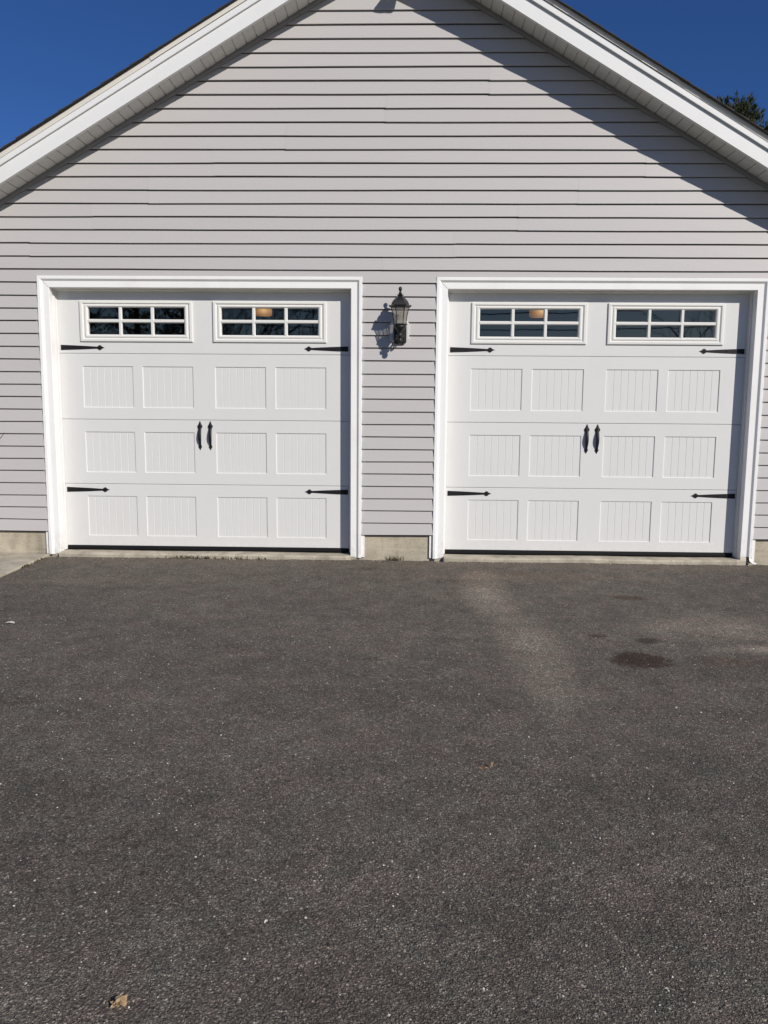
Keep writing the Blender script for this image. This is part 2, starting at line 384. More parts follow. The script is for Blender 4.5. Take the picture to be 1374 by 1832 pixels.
# --- siding: every panel spans two courses and ends at a lapped joint
b = MB()
soff = lambda x: AZ - MP * abs(x - AX) - .004
def xlim(z):
    h = min((AZ - .004 - z) / MP, HW); return AX - h, AX + h
base = {17: 2.58, 16: 1.68, 15: .80, 14: .15, 13: -.43, 12: -.95, 11: 2.29, 10: 1.66}
def joints(p):
    x = base.get(p)
    if x is None: x = (3.2 + (p - 18) * .66) if p > 17 else (-.2 + p * .62 - 3.81)
    return [x + k * 3.81 for k in range(-3, 4)]
rs = random.Random(3)
def course_piece(xa0, xb0, xa1, xb1, z0, z1, zc, off0, off1, dz0, dz1):
    """one clapboard strip: bottom edge (xa0..xb0 at z0), top edge (xa1..xb1 at z1), zc = nominal butt height"""
    n = max(1, int((xb0 - xa0) / .45)); prev = None
    for i in range(n + 1):
        t = i / n
        def Y(z): return YB + (YT - YB) * (z - zc) / EX - (off0 + (off1 - off0) * t)
        wob = .0013 * math.sin((xa0 + (xb0 - xa0) * t) * 1.9 + zc * 37) + .0006 * math.sin((xa0 + (xb0 - xa0) * t) * 5.3 + zc * 71) + dz0 + (dz1 - dz0) * t
        x0 = xa0 + (xb0 - xa0) * t; x1 = xa1 + (xb1 - xa1) * t
        zz0 = z0 + (wob if abs(z0 - zc) < 1e-6 else 0)
        zt_ = z1 - .008 if z1 - z0 > .05 else z1
        ring = [(x0, YT + .013, zz0 + .003), (x0, Y(zz0) + .0025, zz0 + .0002), (x0, Y(zz0), zz0 + .0022), (x1, Y(zt_), zt_), (x1, YT + .0125, z1 + .001)]
        if prev:
            for a in range(4): b.face([prev[a], ring[a], ring[a + 1], prev[a + 1]])
        prev = ring
n = 0
CO = [(c - OHW - CW, c + OHW + CW) for c in OC]; CT = OTOP + CW
while True:
    zc = ZB0 + n * EX; z1 = zc + EX
    if xlim(zc)[1] - xlim(zc)[0] < .1: break
    p = n // 2; js = joints(p)
    spans = []
    L0, R0 = xlim(zc); L1, R1 = xlim(z1)
    if L1 > R1: L1 = R1 = AX
    if zc < CT:
        edges = [L0, CO[0][0], CO[0][1], CO[1][0], CO[1][1], R0]
        for k in (0, 2, 4): spans.append((edges[k], edges[k + 1], edges[k], edges[k + 1], zc, z1))
        if z1 > CT:
            for c in CO: spans.append((c[0], c[1], c[0], c[1], CT + .001, z1))
    else: spans.append((L0, R0, L1, R1, zc, z1))
    for (a0, b0, a1, b1, za, zb) in spans:
        lo_, hi_ = max(a0, a1), min(b0, b1)
        cuts = [j for j in js if lo_ + .05 < j < hi_ - .05]
        if zc < CT and b0 - a0 < .9: cuts = []
        xs0 = [a0] + cuts + [b0]; xs1 = [a1] + cuts + [b1]
        for q in range(len(xs0) - 1):
            r_ = random.Random(p * 31 + int(xs0[q] * 10)); dzl, dzr = r_.uniform(-.0026, .0026), r_.uniform(-.0026, .0026)
            ext = .02 if q < len(cuts) else 0
            course_piece(xs0[q], xs0[q + 1] + ext, xs1[q], xs1[q + 1] + ext, za, zb, zc, (.0011 if q else .0004), .0003, dzl, dzr)
    n += 1
siding = G(b, 'siding', M['siding'], recalc=False)
# sheathing behind the siding with the two openings cut out
b = MB(); ys0, ys1 = -.108, -.06
o0, o1, o2, o3 = OC[0] - OHW - .01, OC[0] + OHW + .01, OC[1] - OHW - .01, OC[1] + OHW + .01
for xa, xb in ((AX - HW + .02, o0), (o1, o2), (o3, AX + HW - .02)): b.box(xa, xb, ys0, ys1, ZB0 - .01, OTOP + .02)
zw = AZ - MP * (HW - .02)
b.prism([(AX - HW + .02, ys0, OTOP + .021), (AX + HW - .02, ys0, OTOP + .021), (AX + HW - .02, ys0, zw), (AX, ys0, AZ - .01), (AX - HW + .02, ys0, zw)], (0, ys1 - ys0, 0))
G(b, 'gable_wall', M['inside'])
# foundation strips seen below the siding
for xa, xb in ((AX - HW + .02, OC[0] - OHW - .03), (OC[0] + OHW + .03, OC[1] - OHW - .03), (OC[1] + OHW + .03, AX + HW - .02)):
    b = MB(); b.box(xa, xb, -.102, .25, -.3, ZB0 - .012)
    bevel(G(b, 'foundation', M['concrete']), .006)
# door sill slab edge
b = MB()
for c in OC:
    N = 30; xm = [c - OHW + .003 + (2 * OHW - .045) * i / N for i in range(N + 1)]
    st = [(c - OHW - .085, -.116), (c - OHW + .002, -.116)] + [(x, -.172 - .008 * math.sin(x * 5)) for x in xm] + [(c + OHW - .03, -.135), (c + OHW + .085, -.116)]
    for (x0, e0), (x1, e1) in zip(st, st[1:]):
        t0, t1 = .036 + .003 * math.sin(x0 * 4), .036 + .003 * math.sin(x1 * 4)
        b.face([(x0, e0 + .012, t0), (x1, e1 + .012, t1), (x1, .5, .04), (x0, .5, .04)])
        b.face([(x0, e0, t0 - .012), (x1, e1, t1 - .012), (x1, e1 + .012, t1), (x0, e0 + .012, t0)])
        b.face([(x0, e0, -.1), (x1, e1, -.1), (x1, e1, t1 - .012), (x0, e0, t0 - .012)])
G(b, 'door_sill', M['slab'])
# shell: side walls, back wall, inner floor and ceiling
b = MB(); zt = AZ - MP * HW
b.box(AX - HW, AX - HW + .12, -.06, DEPTH, -.3, zt - .1); G(b, 'side_wall', M['siding'])
b = MB(); b.box(AX + HW - .12, AX + HW, -.06, DEPTH, -.3, zt - .1); G(b, 'side_wall', M['siding'])
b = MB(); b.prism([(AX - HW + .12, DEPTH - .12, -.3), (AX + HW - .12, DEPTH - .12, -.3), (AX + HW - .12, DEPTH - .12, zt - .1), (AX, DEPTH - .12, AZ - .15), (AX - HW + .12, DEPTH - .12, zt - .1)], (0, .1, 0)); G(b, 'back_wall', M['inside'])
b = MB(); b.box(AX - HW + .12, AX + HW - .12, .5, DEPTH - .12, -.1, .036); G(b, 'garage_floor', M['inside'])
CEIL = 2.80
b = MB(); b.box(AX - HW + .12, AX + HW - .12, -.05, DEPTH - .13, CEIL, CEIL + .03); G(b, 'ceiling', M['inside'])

# --- roof, rake boards, drip edges, soffits
EAVE = HW + .38
def rk(side, s, nn, y):
    """point on a rake: s metres down-slope from the apex, nn metres up along the slope's normal"""
    return (AX + side * (s * CS + nn * SN), y, AZ - s * SN + nn * CS)
SLEN = EAVE / CS
def slope_box(b, side, s0, s1, n0, n1, y0, y1, apex=True, mi=0):
    """bar along the rake; its apex end is cut plumb so both sides meet in one vertical line"""
    def P(s, nn, y):
        p = rk(side, s, nn, y)
        if apex and s == s0:
            return (AX, y, AZ + nn / CS)
        return p
    v = [P(s, nn, y) for y in (y0, y1) for (s, nn) in ((s0, n0), (s1, n0), (s1, n1), (s0, n1))]
    k = len(b.v)
    for q in v: b.vert(q)
    for q in ((0, 1, 2, 3), (4, 7, 6, 5), (0, 4, 5, 1), (1, 5, 6, 2), (2, 6, 7, 3), (3, 7, 4, 0)): b.idx([k + i for i in q], mi)
for side in (-1, 1):
    b = MB(); slope_box(b, side, 0, SLEN, 0, .122, YF, YF + .02); 
    slope_box(b, side, 0, SLEN, -.0, .008, YF + .0205, YF + .035)
    G(b, 'rake_fascia', M['fascia'])
    b = MB(); slope_box(b, side, 0, SLEN, .117, .166, YF - .019, YF - .0005); bevel(G(b, 'rake_trim', M['fascia']), .003)
    # drip edge in two lapped lengths
    for (s0, s1, dy, dn) in ((0, 2.62 if side > 0 else 2.25, -.004, .004), (2.58 if side > 0 else 2.21, SLEN, 0, 0)):
        b = MB()
        ap = s0 == 0
        slope_box(b, side, s0, s1, .170 + dn, .208 + dn * .3, YF - .012 + dy, YF - .009 + dy, ap)
        k0 = rk(side, s0, 0, 0)
        def lip(s, nn, y):
            return (AX, y, AZ + nn / CS) if (ap and s == 0) else rk(side, s, nn, y)
        for (na, ya, nb_, yb_) in ((.170 + dn, YF - .012 + dy, .163 + dn, YF - .024 + dy), (.163 + dn, YF - .024 + dy, .1612 + dn, YF - .0225 + dy), (.1612 + dn, YF - .0225 + dy, .169 + dn, YF - .009 + dy)):
            b.face([lip(s0, na, ya), lip(s1, na, ya), lip(s1, nb_, yb_), lip(s0, nb_, yb_)])
        slope_box(b, side, s0, s1, .2085, .2095, YF - .009, YF + .06, ap)
        G(b, 'drip_edge', M['drip'])
    # shingle courses
    b = MB(); rr = random.Random(5 + side)
    cexp = .143; s = 0.0; k = 0
    while s < SLEN + .02:
        y0 = YF - .047 - rr.uniform(-.003, .004)
        n0 = .2105
        sA, sB = s, s + cexp + .03
        tA, tB = n0 + .0012, n0 + .0105
        # wedge whose lower (butt) end sits on the next course
        def P(s_, nn, y): return rk(side, s_, nn, y)
        v = [P(max(sA, -.004), n0, y0), P(sB - .03, n0, y0), P(sB - .03, tB, y0), P(max(sA, -.004), tA, y0)]
        b.prism(v, (0, DEPTH + .75, 0)); s += cexp; k += 1
    G(b, 'roof_shingles', M['shingle'])
    b = MB(); slope_box(b, side, 0, SLEN, .168, .2075, YF + .0305, DEPTH + .3); G(b, 'roof_deck', M['wood'])
    # soffit with V grooves running out from the wall
    b = MB(); pitch = .104; s = 0.02; y0, y1 = YF + .021, YB + .005
    prof = []
    while s < SLEN:
        prof += [(s, .006), (s + pitch * .5 - .006, .005), (s + pitch * .5 - .002, .0065), (s + pitch * .5 + .004, .005), (s + pitch - .010, .006), (s + pitch - .006, .016), (s + pitch - .003, .016)]
        s += pitch
    for (sa, na), (sb, nb_) in zip(prof, prof[1:]):
        b.face([rk(side, sa, na, y0), rk(side, sb, nb_, y0), rk(side, sb, nb_, y1), rk(side, sa, na, y1)])
    G(b, 'soffit', M['soffit'], recalc=False)
    b = MB(); slope_box(b, side, 0, SLEN - .3, .020, .024, YF + .0215, YB + .02); G(b, 'soffit_backing', M['inside'])
    b = MB(); slope_box(b, side, 0, SLEN - .38, -.026, -.002, YB - .011, YB + .02); slope_box(b, side, 0, SLEN - .38, -.0018, .0035, YB - .020, YB - .012)
    G(b, 'soffit_channel', M['channel'])
b = MB()
b.prism([rk(-1, .19, .2225, YF - .052), rk(-1, .0, .2275, YF - .052), (AX, YF - .052, AZ + .2275 / CS + .012), rk(1, .0, .2275, YF - .052), rk(1, .19, .2225, YF - .052), (AX, YF - .052, AZ + .2225 / CS)], (0, DEPTH + .75, 0))
G(b, 'ridge_cap', M['shingle'])

# --- doors
YD = 0.0
def PZ(z): return z + ZO
SECT = [PZ(.9208), PZ(.3052), PZ(-.3044), PZ(-.9140), PZ(-1.5100)]
PX = [(-1.1416, -.6666), (-.5791, -.1019), (.1019, .5791), (.6666, 1.1416)]
WX = [(-1.1455, -.0948), (.0948, 1.1455)]; WZ = (PZ(.4138), PZ(.7818))
DHW = 1.372
def rect_ring(b, R0, y0, R1, y1):
    (a, bb, c, d), (e, f, g, h) = R0, R1    # x0,x1,z0,z1
    A = [(a, y0, c), (bb, y0, c), (bb, y0, d), (a, y0, d)]; B = [(e, y1, g), (f, y1, g), (f, y1, h), (e, y1, h)]
    for i in range(4): j = (i + 1) % 4; b.face([A[i], A[j], B[j], B[i]])
def section(b, cx, z0, z1, holes):
    """steel section front skin: a flat field with rectangular holes, plus its edges"""
    g = .0014
    z0 += g; z1 -= g
    xs = sorted({-DHW, DHW, *[h[0] for h in holes], *[h[1] for h in holes]}); zs = sorted({z0 + .003, z1 - .003, *[h[2] for h in holes], *[h[3] for h in holes]})
    for xa, xb in zip(xs, xs[1:]):
        for za, zb in zip(zs, zs[1:]):
            mx, mz = (xa + xb) / 2, (za + zb) / 2
            if any(h[0] < mx < h[1] and h[2] < mz < h[3] for h in holes): continue
            b.face([(cx + xa, YD, za), (cx + xb, YD, za), (cx + xb, YD, zb), (cx + xa, YD, zb)])
    for (za, ya, zb, yb) in ((z0 + .003, YD, z0, YD + .003), (z0, YD + .003, z0, YD + .045), (z1 - .003, YD, z1, YD + .003), (z1, YD + .003, z1, YD + .045)):
        b.face([(cx - DHW, ya, za), (cx + DHW, ya, za), (cx + DHW, yb, zb), (cx - DHW, yb, zb)])
    if len(holes) != 2: b.face([(cx - DHW, YD + .045, z0), (cx + DHW, YD + .045, z0), (cx + DHW, YD + .045, z1), (cx - DHW, YD + .045, z1)])
def panel(b, cx, x0, x1, z0, z1):
    """recessed panel of seven beaded boards"""
    d = .0075; w = .007
    R0 = (cx + x0, cx + x1, z0, z1); R1 = (cx + x0 + .002, cx + x1 - .002, z0 + .002, z1 - .002); R2 = (cx + x0 + w, cx + x1 - w, z0 + w, z1 - w)
    rect_ring(b, R0, YD, R1, YD + .0016); rect_ring(b, R1, YD + .0016, R2, YD + d)
    a, e = R2[0], R2[1]; N = 7; bw = (e - a) / N; gw = .0032; gd = .0024
    prof = [(a, 0)]
    for i in range(1, N): x = a + bw * i; prof += [(x - gw, 0), (x - .0006, gd), (x + .0006, gd), (x + gw, 0)]
    prof.append((e, 0))
    for (xa, ya), (xb, yb) in zip(prof, prof[1:]):
        b.face([(xa, YD + d + ya, R2[2]), (xb, YD + d + yb, R2[2]), (xb, YD + d + yb, R2[3]), (xa, YD + d + ya, R2[3])])
    for zz in (R2[2], R2[3]):      # close the tiny groove ends
        for (xa, ya), (xb, yb) in zip(prof, prof[1:]):
            if ya or yb: b.face([(xa, YD + d, zz), (xb, YD + d, zz), (xb, YD + d + yb, zz), (xa, YD + d + ya, zz)])
def sub(o, par):
    o.parent = par; return o
def strap_hinge(x, z, dirn):
    """spear-ended strap, base at x, pointing along dirn"""
    L = .408
    up_ = [(0, .0235), (.12, .0195), (.25, .0140), (.338, .0088), (.345, .0105), (.352, .0165), (.360, .0218), (.368, .0228), (.376, .0195), (.385, .0110), (.396, .0050), (L, .0012)]
    outl = [(x + dirn * a, z + h) for a, h in up_] + [(x + dirn * a, z - h) for a, h in up_[::-1]]
    b = MB(); b.prism([(a, YD - .0005, h) for a, h in outl], (0, -.0045, 0))
    for a in (.03, .16, .362):
        k = len(b.v); b.lathe([(.0065, 0), (.0065, .002), (.004, .0042), (.0008, .005)], (0, 0, 0), 10)
        for i in range(k, len(b.v)):
            px, py, pz = b.v[i]; b.v[i] = (x + dirn * a + px, YD - .005 - pz, z + py)
    return b
def pull(x, zt, zb):
    H = zt - zb; b = MB(); rings = []
    S = [(0, .0015, .002, 0), (.05, .007, .004, .001), (.11, .013, .005, .002), (.15, .021, .006, .003), (.185, .0245, .0065, .003), (.22, .021, .0065, .004), (.255, .0150, .0075, .005), (.30, .0142, .009, .010),
         (.40, .0145, .0105, .019), (.52, .0150, .011, .024), (.64, .0142, .0105, .021), (.75, .0115, .009, .013), (.82, .0100, .0075, .006), (.85, .0125, .006, .004), (.88, .0165, .006, .004), (.91, .0135, .005, .003), (.95, .007, .004, .002), (1, .0012, .002, 0)]
    for t, hw, th, off in S:
        z = zt - H * t; r = []
        for k in range(10):
            a = 2 * math.pi * k / 10; r.append(b.vert((x + hw * math.cos(a), YD - .003 - off - th * math.sin(a) * .9, z)))
        rings.append(r)
    for a, c in zip(rings, rings[1:]):
        for k in range(10): b.idx((a[k], a[(k + 1) % 10], c[(k + 1) % 10], c[k]))
    b.idx(rings[0][::-1]); b.idx(rings[-1]); return b
def window_frame(cx, x0, x1):
    b = MB(); z0, z1 = WZ
    prof = [(-.001, .001), (0, -.011), (.004, -.015), (.020, -.016), (.026, -.011), (.030, -.006), (.034, -.0055), (.038, -.010), (.043, -.0125), (.052, -.0125), (.060, -.006), (.064, .000), (.064, .030)]
    sx = .078 / .064; st = .057 / .064; sb = .066 / .064
    for (s0, y0), (s1, y1) in zip(prof, prof[1:]):
        R = lambda s: (cx + x0 + s * sx, cx + x1 - s * sx, z0 + s * sb, z1 - s * st)
        rect_ring(b, R(s0), YD + y0, R(s1), YD + y1)
    ix0, ix1, iz0, iz1 = cx + x0 + .078, cx + x1 - .078, z0 + .066, z1 - .057
    mw = .0165; bars = []
    for k in (1, 2): bars.append(('v', ix0 + (ix1 - ix0) * k / 3))
    zc = (iz0 + iz1) / 2
    def bar(vert, c, a, e):
        pr = [(-mw, .012), (-mw, .002), (-.009, -.009), (.009, -.009), (mw, .002), (mw, .012)]
        for (p0, y0), (p1, y1) in zip(pr, pr[1:]):
            if vert: b.face([(c + p0, YD + y0, a), (c + p1, YD + y1, a), (c + p1, YD + y1, e), (c + p0, YD + y0, e)])
            else: b.face([(a, YD + y0, c + p0), (a, YD + y1, c + p1), (e, YD + y1, c + p1), (e, YD + y0, c + p0)])
    for _, xv in bars: bar(True, xv, iz0 - .003, iz1 + .003)
    cutx = [ix0 - .003] + [q for _, xv in bars for q in (xv - .0095, xv + .0095)] + [ix1 + .003]
    for k in (0, 2, 4): bar(False, zc, cutx[k], cutx[k + 1])
    return b, (ix0, ix1, iz0, iz1)

for di, cx in enumerate(DOORS):
    b = MB(); dz = -.004 * di
    mar = .02
    section(b, cx, SECT[1], SECT[0], [(x0 + mar, x1 - mar, WZ[0] + mar, WZ[1] - mar) for x0, x1 in WX])
    for r in (1, 2, 3):
        zt_ = PZ(.1898) - (r - 1) * .6096; zb_ = zt_ - .3848
        section(b, cx, SECT[r + 1], SECT[r], [(x0, x1, zb_, zt_) for x0, x1 in PX])
        for x0, x1 in PX: panel(b, cx, x0, x1, zb_, zt_)
    # inner lining behind the joints so that no light leaks through
    b.box(cx - DHW, cx + DHW, YD + .047, YD + .05, SECT[4], SECT[1] + .02)
    door = G(b, 'garage_door', M['door'])
    door['label'] = ('white overhead door whose windows mirror bare branches' if di == 0 else 'white overhead door whose windows mirror open sky and wires')
    bevel_needed = False
    def S(bb, name, mat, smooth=False):
        o = bb.build(name, mat, door, smooth=smooth); return o
    for x0, x1 in WX:
        fb, (ix0, ix1, iz0, iz1) = window_frame(cx, x0, x1); S(fb, 'window_frame', M['winframe'])
        gb = MB(); gb.face([(ix0 - .004, YD + .0105, iz0 - .004), (ix1 + .004, YD + .0105, iz0 - .004), (ix1 + .004, YD + .0105, iz1 + .004), (ix0 - .004, YD + .0105, iz1 + .004)]); S(gb, 'window_pane', M['glass'])
    for zz in (PZ(.359), PZ(-.970)):
        for sd in (-1, 1):
            bevel(S(strap_hinge(cx + sd * 1.341 + .006, zz, -sd), 'strap_hinge', M['iron']), .0012, 1)
    for hx in (-.047, .051): S(pull(cx + hx - (.006 if di else 0), PZ(-.312), PZ(-.584)), 'pull_handle', M['iron'], True)
    sb = MB(); x0, x1 = cx - 1.347, cx + 1.336
    sb.prism([(x0, YD - .006, SECT[4] - .001), (x0, YD - .012, SECT[4] - .012), (x0, YD - .014, .052), (x0, YD - .008, .0415), (x0, YD + .05, .0415), (x0, YD + .05, SECT[4] - .001)], (x1 - x0, 0, 0))
    S(sb, 'bottom_seal', M['rubber'])

# --- casings: profiled trim round each opening, mitred at the corners
YC, YL = -.122, YB - .0015
PROF = [(0, .03), (0, YC + .004), (.003, YC), (.055, YC), (.058, YC - .001), (.074, YL + .001), (.077, YL), (CW - .003, YL), (CW, YL + .003), (CW, -.108)]
ZCAS = .016
for di, c in enumerate(OC):
    b = MB(); x0, x1 = c - OHW, c + OHW; zb = ZCAS
    for (s0, ya), (s1, yb) in zip(PROF, PROF[1:]):
        # left, top, right runs
        zr = zb + (.052 if di == 1 and s0 < .08 else 0)
        cut = lambda s: .012 if s < .01 else (.004 if s < .02 else 0)
        b.face([(x0 - s0, ya, zb + cut(s0)), (x0 - s1, yb, zb + cut(s1)), (x0 - s1, yb, OTOP + s1), (x0 - s0, ya, OTOP + s0)])
        b.face([(x0 - s0, ya, OTOP + s0), (x0 - s1, yb, OTOP + s1), (x1 + s1, yb, OTOP + s1), (x1 + s0, ya, OTOP + s0)])
        if s0 == 0 and s1 == 0: zr = zb + .006
        b.face([(x1 + s0, ya, zr), (x1 + s1, yb, zr), (x1 + s1, yb, OTOP + s1), (x1 + s0, ya, OTOP + s0)])
    # hairline open mitre on the left corner
    cas = G(b, 'door_casing', M['trim'], recalc=True)
    def S(bb, name, mat): return bb.build(name, mat, cas)
    for sd, xe in ((-1, x0), (1, x1)):
        xa, xb = sorted((xe + sd * (CW + .001), xe + sd * (CW + .030)))
        b = MB(); b.box(xa, xb, -.120, -.1025, zb + .004, OTOP); S(b, 'nailing_fin', M['trim'])
    b = MB(); st = .017
    P2 = [(0, -.040), (-.006, -.042), (-.011, -.036), (-.012, -.018), (-st, -.012), (-st - .004, -.002)]
    for (s0, ya), (s1, yb) in zip(P2, P2[1:]):
        b.face([(x0 - s0, ya, .045), (x0 - s1, yb, .045), (x0 - s1, yb, OTOP + s1), (x0 - s0, ya, OTOP + s0)])
        b.face([(x0 - s0, ya, OTOP + s0), (x0 - s1, yb, OTOP + s1), (x1 + s1, yb, OTOP + s1), (x1 + s0, ya, OTOP + s0)])
        b.face([(x1 + s0, ya, .045), (x1 + s1, yb, .045), (x1 + s1, yb, OTOP + s1), (x1 + s0, ya, OTOP + s0)])
    S(b, 'weather_strip', M['winframe'])
    b = MB()
    for xe, off in ((x0 - .002, 1), (x1 + .002, -1)):
        pass
    # dark mitre lines
    b = MB(); d = .0007
    pts = [(x0 - .002, YC - .0006, OTOP + .002), (x0 - .056, YC - .0006, OTOP + .056)]
    b.face([(pts[0][0] - d, pts[0][1], pts[0][2] - d), (pts[0][0] + d, pts[0][1], pts[0][2] + d), (pts[1][0] + d, pts[1][1], pts[1][2] + d), (pts[1][0] - d, pts[1][1], pts[1][2] - d)])
    S(b, 'mitre_gap', M['rubber'])
    if di == 1:     # broken foot of the outer casing: bare wood and a curled flap
        b = MB(); b.box(x1 + .004, x1 + .060, -.1205, -.09, .014, .085); o = S(b, 'bare_wood_end', M['wood']); bevel(o, .003)
        b = MB(); b.box(x1 + .004, x1 + .075, -.112, -.06, -.01, .0115); S(b, 'dark_gap_fill', M['rubber'])  # solid black box standing in for the dark of the open gap
        b = MB(); fl = [(.080, YL, .075), (.081, YL - .002, .05), (.087, YL - .010, .028), (.100, YL - .026, .014), (.118, YL - .036, .006)]
        for (s0, ya, za), (s1, yb, zb_) in zip(fl, fl[1:]):
            b.face([(x1 + s0 - .004, ya, za), (x1 + s0 + .024, ya + .004, za + .004), (x1 + s1 + .024, yb + .008, zb_ + .008), (x1 + s1 - .004, yb, zb_)])
        o = S(b, 'torn_flap', M['trim']); sm = o.modifiers.new('thick', 'SOLIDIFY'); sm.thickness = .002
# --- block under the lantern (part of the wall)
LX = 1.824; LBX = 1.818
b = MB(); z0, z1, hw, ch = PZ(.413), PZ(.605), .089, .026
poly = [(LBX - hw + ch, z0), (LBX + hw - ch, z0), (LBX + hw, z0 + ch), (LBX + hw, z1 - ch), (LBX + hw - ch, z1), (LBX - hw + ch, z1), (LBX - hw, z1 - ch), (LBX - hw, z0 + ch)]
b.prism([(x, -.12, z) for x, z in poly], (0, -.027, 0))
G(b, 'mounting_block', M['block']); bevel(bpy.data.objects['mounting_block'], .006, 2)
YBK = -.147

# ------------------------------------------------------------------ wall lantern
LY = -.285
lan = thing('wall_lantern', 'black six-sided coach lantern mounted between the two garage doors', 'wall lamp', (LX, LY, PZ(.41)))
LINV = Matrix.Translation((-LX, -LY, -PZ(.41)))
def L(b, name, mat, smooth=False):
    o = b.build(name, mat, None, smooth=smooth); o.parent = lan; o.matrix_parent_inverse = LINV; return o
ZT = PZ(.881); K = .000329
def zz(v): return -(v - 105) * K
C0 = (LX, LY, ZT); R30 = math.radians(0)
b = MB(); b.lathe([(.002, zz(104)), (.009, zz(114)), (.0145, zz(140)), (.0155, zz(170)), (.013, zz(205)), (.008, zz(232)), (.0075, zz(248)), (.013, zz(258)), (.0155, zz(275)), (.012, zz(292))], C0, 14); L(b, 'finial', M['bronze'], True)
b = MB(); b.lathe([(.010, zz(290)), (.018, zz(305)), (.031, zz(318)), (.033, zz(326)), (.026, zz(336)), (.020, zz(344)), (.024, zz(360)), (.038, zz(395)), (.055, zz(440)), (.068, zz(490)), (.076, zz(545)), (.080, zz(585)), (.086, zz(592)), (.096, zz(612)), (.099, zz(625)), (.094, zz(640)), (.082, zz(655)), (.074, zz(658))], C0, 6, 0)
for k in range(6):
    a = k * math.pi / 3; px, py = LX + .094 * math.cos(a), LY + .094 * math.sin(a)
    b.lathe([(.006, 0), (.0065, .004), (.003, .009), (.001, .012)], (px, py, ZT + zz(612)), 6)
L(b, 'lamp_cap', M['bronze'])
gp = [(.079, 655), (.073, 720), (.066, 810), (.060, 900), (.056, 990), (.0545, 1090)]
b = MB()
for k in range(6):
    a = k * math.pi / 3
    b.tube([(LX + r * math.cos(a), LY + r * math.sin(a), ZT + zz(v)) for r, v in gp], .0036, 5)
b.lathe([(.060, zz(1082)), (.064, zz(1088)), (.064, zz(1105)), (.058, zz(1122)), (.052, zz(1124))], C0, 6, 0)
L(b, 'lamp_cage', M['bronze'])
b = MB()
for k in range(6):
    a0, a1 = k * math.pi / 3, (k + 1) * math.pi / 3
    for (r0_, v0), (r1_, v1) in zip(gp, gp[1:]):
        b.face([(LX + r0_ * math.cos(a0) * .985, LY + r0_ * math.sin(a0) * .985, ZT + zz(v0)), (LX + r0_ * math.cos(a1) * .985, LY + r0_ * math.sin(a1) * .985, ZT + zz(v0)),
                (LX + r1_ * math.cos(a1) * .985, LY + r1_ * math.sin(a1) * .985, ZT + zz(v1)), (LX + r1_ * math.cos(a0) * .985, LY + r1_ * math.sin(a0) * .985, ZT + zz(v1))])
L(b, 'lamp_glass', M['lampglass'])
b = MB(); b.lathe([(.012, zz(1100)), (.012, zz(1035)), (.013, zz(1020)), (.019, zz(975)), (.021, zz(940)), (.018, zz(900)), (.009, zz(865)), (.002, zz(852))], C0, 14); L(b, 'light_bulb', M['bulb'], True)
b = MB(); b.lathe([(.050, zz(1122)), (.053, zz(1150)), (.050, zz(1190)), (.040, zz(1230)), (.030, zz(1255)), (.024, zz(1280)), (.022, zz(1320)), (.020, zz(1360)), (.024, zz(1385)), (.034, zz(1400)), (.036, zz(1412)), (.026, zz(1428)), (.014, zz(1440)), (.013, zz(1462)), (.018, zz(1478)), (.0215, zz(1505)), (.021, zz(1540)), (.015, zz(1575)), (.006, zz(1600)), (.001, zz(1606))], C0, 18)
for k in range(6):
    a = k * math.pi / 3 + .2; b.lathe([(.005, 0), (.006, .006), (.002, .013)], (LX + .033 * math.cos(a), LY + .033 * math.sin(a), ZT + zz(1405)), 6)
L(b, 'lamp_base', M['bronze'], True)
b = MB(); pz0, pz1 = ZT + zz(1575), ZT + zz(1045); w = .057
outl = []
for k in range(28):
    a = 2 * math.pi * k / 28; cx_, sx_ = math.cos(a), math.sin(a); e = 7.0
    outl.append((LX + .002 + w * math.copysign(abs(cx_) ** (2 / e), cx_), (pz0 + pz1) / 2 + (pz1 - pz0) / 2 * math.copysign(abs(sx_) ** (2 / e), sx_)))
b.prism([(x, YBK, z) for x, z in outl], (0, -.012, 0))
b.prism([(LX + .002 + (x - LX - .002) * .80, YBK - .0121, (pz0 + pz1) / 2 + (z - (pz0 + pz1) / 2) * .86) for x, z in outl], (0, -.008, 0))
L(b, 'wall_plate', M['bronze']); bevel(bpy.data.objects['wall_plate'], .003)
b = MB(); yw = YBK - .02
arm = [(LX, yw, ZT + zz(1240)), (LX, yw - .02, ZT + zz(1215)), (LX, yw - .05, ZT + zz(1225)), (LX, yw - .075, ZT + zz(1275)), (LX, LY + .022, ZT + zz(1330)), (LX, LY, ZT + zz(1345))]
b.tube(arm, [.012, .012, .011, .011, .011, .010], 10)
sc_ = []
for k in range(26):
    a = -1.2 + k * .30; r = .030 - k * .00085
    sc_.append((LX, yw - .045 - r * math.cos(a) * 1.0, ZT + zz(1480) + r * math.sin(a)))
b.tube([(LX, yw + .002, ZT + zz(1440))] + sc_[6:], .0058, 8)
b.tube([(LX, yw + .002, ZT + zz(1530)), (LX, yw - .02, ZT + zz(1560)), (LX, yw - .05, ZT + zz(1548))], .005, 8)
L(b, 'scroll_arm', M['bronze'], True)

